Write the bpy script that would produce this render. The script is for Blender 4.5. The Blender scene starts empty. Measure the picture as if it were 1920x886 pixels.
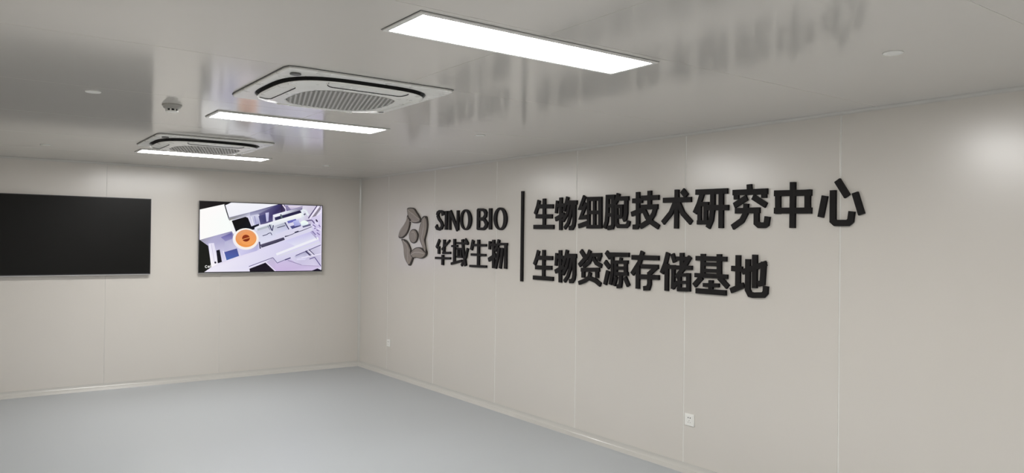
import bpy, bmesh, math
from mathutils import Vector, Matrix, Euler
PI = math.pi
scene = bpy.context.scene
C = scene.collection

# ---------------------------------------------------------------- camera
XW, YW, H = 4.270, 9.2235, 2.4514          # right wall plane, back wall plane, ceiling height
XL, YN = -0.52, -3.60                       # left wall, near wall
yaw, pitch, roll = 0.63074, 0.006766, 0.011783
F = Vector((math.sin(yaw)*math.cos(pitch), math.cos(yaw)*math.cos(pitch), math.sin(pitch)))
r0 = Vector((math.cos(yaw), -math.sin(yaw), 0)); u0 = r0.cross(F)
r1 = math.cos(roll)*r0 + math.sin(roll)*u0; u1 = -math.sin(roll)*r0 + math.cos(roll)*u0
cam_data = bpy.data.cameras.new('camera'); cam = bpy.data.objects.new('camera', cam_data); C.objects.link(cam)
cam.matrix_world = Matrix(((r1.x, u1.x, -F.x, 0), (r1.y, u1.y, -F.y, 0), (r1.z, u1.z, -F.z, 1.65), (0, 0, 0, 1)))
cam_data.sensor_width = 36; cam_data.lens = 1421.0/1920*36; cam_data.sensor_fit = 'HORIZONTAL'
cam_data.clip_start = 0.05
scene.camera = cam

# ---------------------------------------------------------------- world, exposure
world = bpy.data.worlds.new('world'); scene.world = world; world.use_nodes = True
world.node_tree.nodes['Background'].inputs[0].default_value = (0.5, 0.5, 0.5, 1)
world.node_tree.nodes['Background'].inputs[1].default_value = 0.05
scene.view_settings.view_transform = 'Standard'; scene.view_settings.look = 'None'
scene.view_settings.gamma = 1; scene.view_settings.use_curve_mapping = False
scene.view_settings.exposure = EXPOSURE = 0.0
LIGHT_STRENGTH = 42.0
SCREEN_STRENGTH = 0.97
try:
    scene.cycles.use_denoising = True
    scene.cycles.max_bounces = 14; scene.cycles.diffuse_bounces = 8; scene.cycles.glossy_bounces = 6
    scene.cycles.sample_clamp_indirect = 6
except Exception: pass

# ---------------------------------------------------------------- materials
def mat(name, col, rough=0.5, metal=0.0, spec=0.5, noise=None, bump=None, emis=None, coat=0.0):
    m = bpy.data.materials.new(name); m.use_nodes = True
    nt = m.node_tree; b = nt.nodes['Principled BSDF']
    b.inputs['Base Color'].default_value = (*col, 1)
    b.inputs['Roughness'].default_value = rough
    b.inputs['Metallic'].default_value = metal
    b.inputs['Specular IOR Level'].default_value = spec
    b.inputs['Coat Weight'].default_value = coat; b.inputs['Coat Roughness'].default_value = 0.27
    if emis:
        b.inputs['Emission Color'].default_value = (*emis[0], 1); b.inputs['Emission Strength'].default_value = emis[1]
    tc = nt.nodes.new('ShaderNodeTexCoord')
    if noise:
        scale, amt, rv = noise
        geo = nt.nodes.new('ShaderNodeNewGeometry')
        n = nt.nodes.new('ShaderNodeTexNoise'); n.inputs['Scale'].default_value = scale; n.inputs['Detail'].default_value = 4
        nt.links.new(geo.outputs['Position'], n.inputs['Vector'])
        mx = nt.nodes.new('ShaderNodeMix'); mx.data_type = 'RGBA'
        mx.inputs['A'].default_value = (*[c*(1-amt) for c in col], 1)
        mx.inputs['B'].default_value = (*[min(1, c*(1+amt)) for c in col], 1)
        nt.links.new(n.outputs['Fac'], mx.inputs['Factor']); nt.links.new(mx.outputs['Result'], b.inputs['Base Color'])
        mr = nt.nodes.new('ShaderNodeMapRange'); mr.inputs['To Min'].default_value = max(0.02, rough-rv); mr.inputs['To Max'].default_value = rough+rv
        nt.links.new(n.outputs['Fac'], mr.inputs['Value']); nt.links.new(mr.outputs['Result'], b.inputs['Roughness'])
    if bump:
        scale, strength, dist = bump
        geo = nt.nodes.new('ShaderNodeNewGeometry')
        n = nt.nodes.new('ShaderNodeTexNoise'); n.inputs['Scale'].default_value = scale; n.inputs['Detail'].default_value = 2
        nt.links.new(geo.outputs['Position'], n.inputs['Vector'])
        bp = nt.nodes.new('ShaderNodeBump'); bp.inputs['Strength'].default_value = strength; bp.inputs['Distance'].default_value = dist
        nt.links.new(n.outputs['Fac'], bp.inputs['Height']); nt.links.new(bp.outputs['Normal'], b.inputs['Normal'])
    return m
M = {
 'wall': mat('warm_grey_steel_panel', (0.670, 0.636, 0.588), 0.26, spec=1.0, coat=0.6, noise=(1.3, 0.02, 0.02), bump=(1.6, 0.15, 0.003)),
 'ceiling': mat('ceiling_steel_panel', (0.70, 0.672, 0.632), 0.12, spec=1.0, noise=(1.1, 0.02, 0.01), bump=(1.5, 0.12, 0.002)),
 'joint': mat('white_joint_sealant', (0.76, 0.75, 0.71), 0.35, noise=(20, 0.02, 0.02)),
 'cove': mat('painted_aluminium_cove', (0.59, 0.575, 0.54), 0.16, spec=1.0, noise=(8, 0.02, 0.02)),
 'floor': mat('grey_blue_vinyl', (0.43, 0.455, 0.475), 0.36, noise=(0.9, 0.03, 0.04), bump=(60, 0.1, 0.0006)),
 'letter': mat('black_acrylic', (0.010, 0.0085, 0.0085), 0.5, spec=0.2, noise=(30, 0.1, 0.04)),
 'letter_side': mat('black_foam_core', (0.007, 0.0055, 0.007), 0.6, spec=0.15, noise=(60, 0.1, 0.04)),
 'petal': mat('taupe_bronze', (0.30, 0.262, 0.225), 0.4, metal=0.25, noise=(40, 0.12, 0.05)),
 'petal_edge': mat('dark_bronze_edge', (0.06, 0.05, 0.045), 0.45, metal=0.3, noise=(40, 0.1, 0.05)),
 'petal_light': mat('pale_bronze_line', (0.50, 0.45, 0.40), 0.35, metal=0.35, noise=(40, 0.05, 0.05)),
 'bezel': mat('black_bezel', (0.008, 0.008, 0.009), 0.35, noise=(40, 0.1, 0.03)),
 'tvglass': mat('dark_screen_glass', (0.004, 0.004, 0.0035), 0.3, spec=0.2, noise=(3, 0.1, 0.02)),
 'silver': mat('brushed_silver', (0.45, 0.45, 0.46), 0.35, metal=0.7, noise=(60, 0.05, 0.04)),
 'tvback': mat('dark_grey_plastic', (0.03, 0.03, 0.032), 0.5, noise=(30, 0.1, 0.03)),
 'plastic': mat('white_plastic', (0.86, 0.855, 0.82), 0.35, noise=(10, 0.01, 0.03)),
 'acplastic': mat('white_unit_plastic', (0.90, 0.895, 0.86), 0.28, spec=0.9, noise=(10, 0.01, 0.03)),
 'dark': mat('dark_recess', (0.012, 0.012, 0.012), 0.7, noise=(30, 0.1, 0.03)),
 'gap': mat('grey_slot_and_gap_shadow', (0.07, 0.07, 0.07), 0.6, noise=(30, 0.1, 0.03)),  # socket slots, and the sheets that paint gap shadows on the ceiling
 'grille': mat('light_grey_grille', (0.52, 0.51, 0.49), 0.5, noise=(20, 0.03, 0.03)),
 'grilleback': mat('grey_filter', (0.15, 0.15, 0.145), 0.8, noise=(60, 0.1, 0.03)),
 'badge': mat('grey_sensor_cap', (0.12, 0.12, 0.115), 0.4, noise=(30, 0.05, 0.03)),
 'frame': mat('white_lamp_frame', (0.8, 0.79, 0.76), 0.25, spec=0.9, noise=(20, 0.02, 0.03)),
 'lamp': mat('lit_diffuser', (0.8, 0.8, 0.8), 0.5, emis=((1.0, 0.99, 0.975), LIGHT_STRENGTH)),
 'detector': mat('detector_grey', (0.40, 0.39, 0.36), 0.5, noise=(20, 0.05, 0.03)),  # base and housing greyed: shade under the ceiling put into the colour
}
def screen_material():
    m = bpy.data.materials.new('lit_screen_picture'); m.use_nodes = True; nt = m.node_tree; b = nt.nodes['Principled BSDF']
    at = nt.nodes.new('ShaderNodeAttribute'); at.attribute_name = 'picture'
    b.inputs['Base Color'].default_value = (0.003, 0.003, 0.003, 1); b.inputs['Roughness'].default_value = 0.35; b.inputs['Specular IOR Level'].default_value = 0.15
    nt.links.new(at.outputs['Color'], b.inputs['Emission Color']); b.inputs['Emission Strength'].default_value = SCREEN_STRENGTH
    return m
M['screen'] = screen_material()

# ---------------------------------------------------------------- helpers
def link(name, bm, m, parent=None, loc=(0, 0, 0), smooth=False, rot=None):
    bmesh.ops.recalc_face_normals(bm, faces=bm.faces)
    me = bpy.data.meshes.new(name); bm.to_mesh(me); bm.free()
    for x in (m if isinstance(m, (list, tuple)) else [m]): me.materials.append(x)
    if smooth:
        for p in me.polygons: p.use_smooth = True
    o = bpy.data.objects.new(name, me); C.objects.link(o); o.location = loc
    if rot: o.rotation_euler = rot
    if parent: o.parent = parent
    return o
def tag(o, label=None, cat=None, group=None, kind=None):
    if label: o['label'] = label
    if cat: o['category'] = cat
    if group: o['group'] = group
    if kind: o['kind'] = kind
    return o
def empty(name, loc, rot=None):
    o = bpy.data.objects.new(name, None); C.objects.link(o); o.location = loc; o.empty_display_size = 0.1
    if rot: o.rotation_euler = rot
    return o
def box(bm, x0, x1, y0, y1, z0, z1, bev=0.0, mi=0):
    v = [bm.verts.new((x, y, z)) for x in (x0, x1) for y in (y0, y1) for z in (z0, z1)]
    fs = [bm.faces.new([v[i] for i in q]) for q in ((0,1,3,2),(4,6,7,5),(0,4,5,1),(2,3,7,6),(0,2,6,4),(1,5,7,3))]
    for f in fs: f.material_index = mi
    if bev:
        es = set(e for f in fs for e in f.edges)
        bmesh.ops.bevel(bm, geom=list(es), offset=bev, segments=2, profile=0.6, affect='EDGES')
    return bm
def BX(*a, **k): return box(bmesh.new(), *a, **k)
def loft(bm, rings, cap0=True, cap1=True, mi=0):
    vr = [[bm.verts.new(p) for p in r] for r in rings]
    n = len(rings[0])
    for a, b in zip(vr, vr[1:]):
        for i in range(n):
            f = bm.faces.new((a[i], a[(i+1) % n], b[(i+1) % n], b[i])); f.material_index = mi
    if cap0: bm.faces.new(vr[0][::-1]).material_index = mi
    if cap1: bm.faces.new(vr[-1]).material_index = mi
    return bm
def sq(rx, ry, z, n=4.0, N=64, cx=0, cy=0):        # superellipse ring
    out = []
    for k in range(N):
        a = 2*PI*k/N; c, s = math.cos(a), math.sin(a)
        out.append((cx + rx*math.copysign(abs(c)**(2/n), c), cy + ry*math.copysign(abs(s)**(2/n), s), z))
    return out
def circ(r, z, N=32, cx=0, cy=0): return sq(r, r, z, 2.0, N, cx, cy)
def sweep(profile, p0, p1, ax_a, ax_b):             # straight moulding: profile of (a, b) offsets swept from p0 to p1
    bm = bmesh.new(); a = Vector(ax_a); b = Vector(ax_b)
    loft(bm, [[tuple(Vector(p) + a*u + b*v) for u, v in profile] for p in (p0, p1)])
    return bm

# ---------------------------------------------------------------- setting
def panels_wall(name, label, cuts, along, plane, out, g=0.005):
    """cuts: panel joints along the wall; along: 0 = wall runs along x, 1 = along y; out: side the room is on"""
    lo, hi = cuts[0], cuts[-1]
    def mk(a0, a1, d0, d1, z0, z1, bev=0.0):
        d0, d1 = sorted((plane - out*d0, plane - out*d1))
        return BX(a0, a1, d0, d1, z0, z1, bev=bev) if along == 0 else BX(d0, d1, a0, a1, z0, z1, bev=bev)
    w = link(name, mk(lo, hi, 0.012, 0.10, 0, H), M['wall']); w['kind'] = 'structure'; w['label'] = label
    for a, b in zip(cuts, cuts[1:]):
        link('wall_panel', mk(a + (g if a != lo else 0), b - (g if b != hi else 0), 0.0, 0.011, 0.002, H-0.002, bev=0.0012 if g > 0.003 else 0.0004), M['wall'], w)
    for a in cuts[1:-1]:
        s = link('joint_strip', mk(a-g+0.0005, a+g-0.0005, 0.0010 if g > 0.003 else 0.0003, 0.0115, 0.002, H-0.002), M['joint'], w); s['label'] = 'pale joint strip'
    return w
panels_wall('wall_right', 'pale warm grey panelled wall carrying the black raised lettering', [YN, -2.289, -1.089, 0.111, 1.311, 2.511, 3.711, 4.911, 6.111, 7.311, 8.43, YW], 1, XW, -1)
panels_wall('wall_back', 'pale warm grey panelled wall behind the two screens', [XL, 0.089, 1.289, 2.489, 3.689, XW], 0, YW, -1, 0.0018)
panels_wall('wall_left', 'plain panelled side wall beside the camera', [YN, -2.289, -1.089, 0.111, 1.311, 2.511, 3.711, 4.911, 6.111, 7.311, 8.43, YW], 1, XL, 1)
panels_wall('wall_near', 'plain panelled wall behind the camera', [XL, 0.089, 1.289, 2.489, 3.689, XW], 0, YN, 1)
fl = link('floor', BX(XL-0.1, XW+0.1, YN-0.1, YW+0.1, -0.08, 0.0), M['floor']); tag(fl, 'smooth light blue-grey sheet floor', kind='structure')
cl = link('ceiling', BX(XL-0.1, XW+0.1, YN-0.1, YW+0.1, H+0.0010, H+0.09), M['joint']); tag(cl, 'glossy warm grey panelled ceiling', kind='structure')
ys = [YN] + [1.115 + 1.165*k for k in range(-4, 7)] + [YW]
ys = [y for y in ys if YN <= y <= YW]
xs = [XL, 1.832, XW]
cache = {}
for a, b in zip(xs, xs[1:]):
    for c, d in zip(ys, ys[1:]):
        link('ceiling_panel', BX(a+0.0015, b-0.0015, c+0.0015, d-0.0015, H, H+0.0009, bev=0.0002), M['ceiling'], cl)
# coved mouldings: floor, ceiling and corner
def cove_profile(hgt, run, lip=0.004, n=8):
    p = [(0, 0), (0, hgt), (lip, hgt), (lip, hgt-0.006)]
    for k in range(n+1):
        t = k/n*PI/2
        p.append((lip + (run*0.62-lip)*(1-math.cos(t)), (hgt-0.010) - (hgt*0.62-0.010)*math.sin(t)))
    p += [(run-0.001, 0.003), (run, 0)]; return p
def base(name, label, p0, p1, inward):
    o = link(name, sweep(cove_profile(0.068, 0.028), p0, p1, inward, (0, 0, 1)), M['cove']); tag(o, label, kind='structure'); return o
e = 0.0003
base('baseboard_right', 'pale coved skirting under the lettered wall', (XW-e, YN, 0), (XW-e, YW, 0), (-1, 0, 0))
base('baseboard_back', 'pale coved skirting under the screens', (XL, YW-e, 0), (XW, YW-e, 0), (0, -1, 0))
base('baseboard_left', 'pale coved skirting of the side wall', (XL+e, YN, 0), (XL+e, YW, 0), (1, 0, 0))
base('baseboard_near', 'pale coved skirting behind the camera', (XL, YN+e, 0), (XW, YN+e, 0), (0, 1, 0))
def arcp(r, n=8):
    return [(0, 0), (0, r)] + [(r - r*math.cos(k/n*PI/2), r - r*math.sin(k/n*PI/2)) for k in range(1, n)] + [(r, 0)]
for i, (nm, p0, p1, A) in enumerate((('coved ceiling moulding over the lettered wall', (XW-e, YN, H-e), (XW-e, YW, H-e), (-1, 0, 0)),
        ('coved ceiling moulding over the screens', (XL, YW-e, H-e), (XW, YW-e, H-e), (0, -1, 0)),
        ('coved ceiling moulding of the side wall', (XL+e, YN, H-e), (XL+e, YW, H-e), (1, 0, 0)),
        ('coved ceiling moulding behind the camera', (XL, YN+e, H-e), (XW, YN+e, H-e), (0, 1, 0)))):
    tag(link('trim_%d' % (i+1), sweep(arcp(0.020), p0, p1, A, (0, 0, -1)), M['cove']), nm, kind='structure')
tag(link('trim_5', sweep(arcp(0.028), (XW-e, YW-e, 0.002), (XW-e, YW-e, H-0.002), (-1, 0, 0), (0, -1, 0)), M['cove']), 'coved upright moulding in the corner between screens and lettering', kind='structure')
tag(link('trim_6', sweep(arcp(0.028), (XL+e, YW-e, 0.002), (XL+e, YW-e, H-0.002), (1, 0, 0), (0, -1, 0)), M['cove']), 'coved upright moulding in the far corner of the side wall', kind='structure')

# ---------------------------------------------------------------- ceiling lamps
def lamp(x, y, label):
    t = empty('ceiling_light', (x, y, H)); tag(t, label, 'light', 'long ceiling light panels')
    LX, LY = 0.597, 0.150
    bm = bmesh.new()
    def ring4(a, b, z): return [(-a, -b, z), (a, -b, z), (a, b, z), (-a, b, z)]
    loft(bm, [ring4(LX, LY, -0.0005), ring4(LX, LY, -0.006), ring4(LX-0.003, LY-0.003, -0.008), ring4(LX-0.018, LY-0.018, -0.008), ring4(LX-0.022, LY-0.022, -0.004)], cap0=False, cap1=False)
    link('frame', bm, M['frame'], t)
    link('gap_shadow_sheet', BX(-LX-0.004, LX+0.004, -LY-0.004, LY+0.004, -0.0008, -0.0001), M['gap'], t)  # dark sheet painting the shadow line round the frame
    link('diffuser', BX(-LX+0.020, LX-0.020, -LY+0.020, LY-0.020, -0.0055, -0.0012), M['lamp'], t)
lamp(1.888, 2.472, 'long lit ceiling light panel nearest the camera, beside the lettered wall')
lamp(1.900, 5.074, 'long lit ceiling light panel between the two air conditioners')
lamp(1.920, 7.675, 'farthest lit ceiling light panel, partly behind the farther air conditioner')
lamp(1.888, -0.130, 'added long lit ceiling light panel just beside the camera, outside the picture')  # out-of-view panel added to light the room
lamp(1.888, -2.600, 'added unseen long lit ceiling light panel by the wall behind the camera')  # another unseen panel, added for the lighting

# ---------------------------------------------------------------- ceiling air conditioners
def ac(x, y, label, RIB, drop=0.0):
    t = empty('air_conditioner', (x, y, H)); tag(t, label, 'air conditioner', 'ceiling cassette air conditioners')
    # outer plate: rounded square ring with a squircle opening
    N = 96
    def O(h, z, r=0.035):                            # square with rounded corners, N points matched by angle to the squircle
        out = []
        for k in range(N):
            a = 2*PI*k/N; c, s = math.cos(a), math.sin(a); m = max(abs(c), abs(s)); x, y = h*c/m, h*s/m
            q = h-r
            if abs(x) > q and abs(y) > q:
                dx, dy = abs(x)-q, abs(y)-q; L = math.hypot(dx, dy)
                x = math.copysign(q + r*dx/L, x); y = math.copysign(q + r*dy/L, y)
            out.append((x, y, z))
        return out
    def I(r, z, n=3.4):
        out = []
        for k in range(N):
            a = 2*PI*k/N; c, s = math.cos(a), math.sin(a); q = (abs(c)**n + abs(s)**n)**(-1/n)
            out.append((r*q*c, r*q*s, z))
        return out
    bm = bmesh.new()
    loft(bm, [O(0.452, -0.0005), O(0.454, -0.010), O(0.450, -0.015), O(0.440, -0.0165), I(0.414, -0.018), I(0.408, -0.016), I(0.406, -0.004)], cap0=False, cap1=False)
    link('outer_plate', bm, M['acplastic'], t)
    link('gap_shadow_sheet', loft(bmesh.new(), [O(0.458, -0.0001), O(0.458, -0.0022)]), M['gap'], t)  # dark sheet standing in for the shadow between plate and ceiling
    link('air_slot', loft(bmesh.new(), [I(0.4055, -0.002), I(0.4055, -0.0045)]), M['dark'], t)
    link('air_outlet', loft(bmesh.new(), [I(0.383, -0.0046), I(0.383, -0.0320-drop)], cap0=False, cap1=False), M['dark'], t)
    G = lambda r, z: [(x, y*1.04, zz) for x, y, zz in I(r, z, 3.0)]
    bm = bmesh.new()
    loft(bm, [I(0.383, -0.0310), I(0.394, -0.0315), I(0.396, -0.0335), I(0.392, -0.0360), I(0.30, -0.04865), G(0.276, -0.0510), G(0.265, -0.0510), G(0.263, -0.044)], cap0=False, cap1=False)
    link('centre_panel', bm, M['acplastic'], t, smooth=True, loc=(0, 0, -drop))
    # grille
    link('filter', loft(bmesh.new(), [G(0.2635, -0.0330), G(0.2635, -0.0348)]), M['grilleback'], t, loc=(0, 0, -drop-0.0095))
    bm = bmesh.new()
    def bars(az, step, w, z0, z1):                   # parallel ribs at azimuth az, clipped to the opening
        d = Vector((math.sin(az), math.cos(az))); n = Vector((d.y, -d.x))
        inside = lambda p: abs(p.x/0.261)**3.0 + abs(p.y/0.2714)**3.0 < 1
        k = -math.floor(0.34/step)*step
        while k < 0.34:
            ts = [s*0.006 for s in range(-60, 61) if inside(n*k + d*(s*0.006))]
            if len(ts) > 2:
                q = [n*(k+a) + d*b for a, b in ((-w, ts[0]), (w, ts[0]), (w, ts[-1]), (-w, ts[-1]))]
                loft(bm, [[(p.x, p.y, z) for p in q] for z in (z0, z1)])
            k += step
    bars(RIB, 0.0235, 0.0052, -0.0415, -0.0350)
    bars(RIB + PI/2, 0.015, 0.0016, -0.0400, -0.0355)
    g = link('grille', bm, M['grille'], t, loc=(0, 0, -drop-0.0095)); g['kind'] = 'stuff'; g['label'] = 'grey ribbed intake grille'
    # four louvres: a flat flap bounded on its inner side by a raised lip with a dark ribbon outside it that paints the step's shade
    for a in range(4):
        R = Matrix.Rotation(a*PI/2, 4, 'Z'); L = 0.218; q = 0.04; d0 = 0.318
        def edge(x): return 0.388*(1-(abs(x)/0.388)**3.4)**(1/3.4)
        def curve(o):                                # inner edge of the flap, moved inward by o
            c = [(-L-o, edge(L)-0.004)]
            for s in range(7): th = PI + (PI/2)*s/6; c.append((-(L-q) + (q+o)*math.cos(th), d0 + q + (q+o)*math.sin(th)))
            for s in range(7): th = -PI/2 + (PI/2)*s/6; c.append(((L-q) + (q+o)*math.cos(th), d0 + q + (q+o)*math.sin(th)))
            return c + [(L+o, edge(L)-0.004)]
        def dome(x, y, z): return Vector((x, y, z - 0.1375*(0.392 - (abs(x)**3.4 + abs(y)**3.4)**(1/3.4))))
        def wall(o0, o1, z0, z1):
            A, B = curve(o0), curve(o1); bm = bmesh.new()
            f = [[bm.verts.new(R @ dome(x, y, z)) for x, y in c] for z in (z0, z1) for c in (A, B)]
            for i in range(len(A)-1):
                for u, v in ((0, 1), (2, 3), (0, 2), (1, 3)): bm.faces.new((f[u][i], f[u][i+1], f[v][i+1], f[v][i]))
            for i in (0, -1): bm.faces.new((f[0][i], f[1][i], f[3][i], f[2][i]))
            return bm
        C0 = curve(-0.0015)
        pl = [R @ dome(x, y, 0) for x, y in C0] + [R @ dome(x, edge(x)-0.001, 0) for x in [L*0.98 - 0.196*L*k for k in range(11)]]
        lv = link('louvre', loft(bmesh.new(), [[(p.x, p.y, p.z+z) for p in pl] for z in (-0.034, -0.0378)]), M['acplastic'], t, loc=(0, 0, -drop))
        gp = link('step_shade', wall(-0.0005, 0.0015, -0.0345, -0.0412), M['dark'], lv); gp['label'] = 'dark ribbon painting the shaded step round the louvre'
        link('lip', wall(0.0015, 0.0055, -0.0345, -0.0415), M['acplastic'], lv)
    bm = loft(bmesh.new(), [sq(0.026, 0.026, -0.018, 2.0, 32, -0.388, -0.375), sq(0.026, 0.026, -0.0235, 2.0, 32, -0.388, -0.375), sq(0.022, 0.022, -0.0245, 2.0, 32, -0.388, -0.375)])
    b = link('sensor', bm, M['badge'], t); b['label'] = 'dark oval sensor in the plate corner'
ac(1.667, 3.881, 'white ceiling cassette air conditioner nearer the camera, with round grey sensor', math.radians(18))
ac(1.680, 6.745, 'white ceiling cassette air conditioner farther away, in front of the last light panel', math.radians(18), 0.006)

# ---------------------------------------------------------------- small ceiling fittings
def disc(x, y, label):
    t = empty('recessed_downlight', (x, y, H)); tag(t, label, 'downlight', 'small round white downlights, switched off')
    link('trim_ring', loft(bmesh.new(), [circ(0.040, -0.0003), circ(0.040, -0.003), circ(0.037, -0.005), circ(0.031, -0.005), circ(0.030, -0.003)], cap1=False), M['plastic'], t, smooth=True)
    link('lens', loft(bmesh.new(), [circ(0.0305, -0.0025), circ(0.0305, -0.0036)]), M['plastic'], t)
disc(3.118, 1.607, 'small round white downlight nearest the camera, right of the big light panel')
disc(0.590, 4.750, 'small round white downlight on the left, before the smoke detector')
disc(3.172, 4.769, 'small round white downlight above the raised word with latin letters')
disc(3.212, 7.829, 'small round white downlight nearest the room corner')
disc(0.604, 7.785, 'small round white downlight over the switched-off screen')
t = empty('smoke_detector', (1.030, 4.905, H)); tag(t, 'small white smoke detector hanging between the screens\' reflections on the ceiling', 'smoke detector')
link('base', loft(bmesh.new(), [circ(0.056, -0.0003), circ(0.056, -0.008), circ(0.050, -0.013)]), M['detector'], t, smooth=False)
link('housing', loft(bmesh.new(), [circ(0.050, -0.0132), circ(0.047, -0.022), circ(0.040, -0.027)]), M['detector'], t)
link('smoke_chamber', loft(bmesh.new(), [circ(0.030, -0.0272), circ(0.030, -0.038)]), M['dark'], t)
bm = bmesh.new()
for k in range(8):
    a = 2*PI*k/8 + 0.35; c, s = math.cos(a), math.sin(a)
    u = Vector((c, s, 0)); v = Vector((-s, c, 0))
    q = [u*0.0290 + v*0.004, u*0.0350 + v*0.004, u*0.0350 - v*0.004, u*0.0290 - v*0.004]
    loft(bm, [[(p.x, p.y, z) for p in q] for z in (-0.0272, -0.038)])
link('cage', bm, M['plastic'], t)
link('cap', loft(bmesh.new(), [circ(0.036, -0.038), circ(0.036, -0.043), circ(0.026, -0.047)]), M['plastic'], t)

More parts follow.
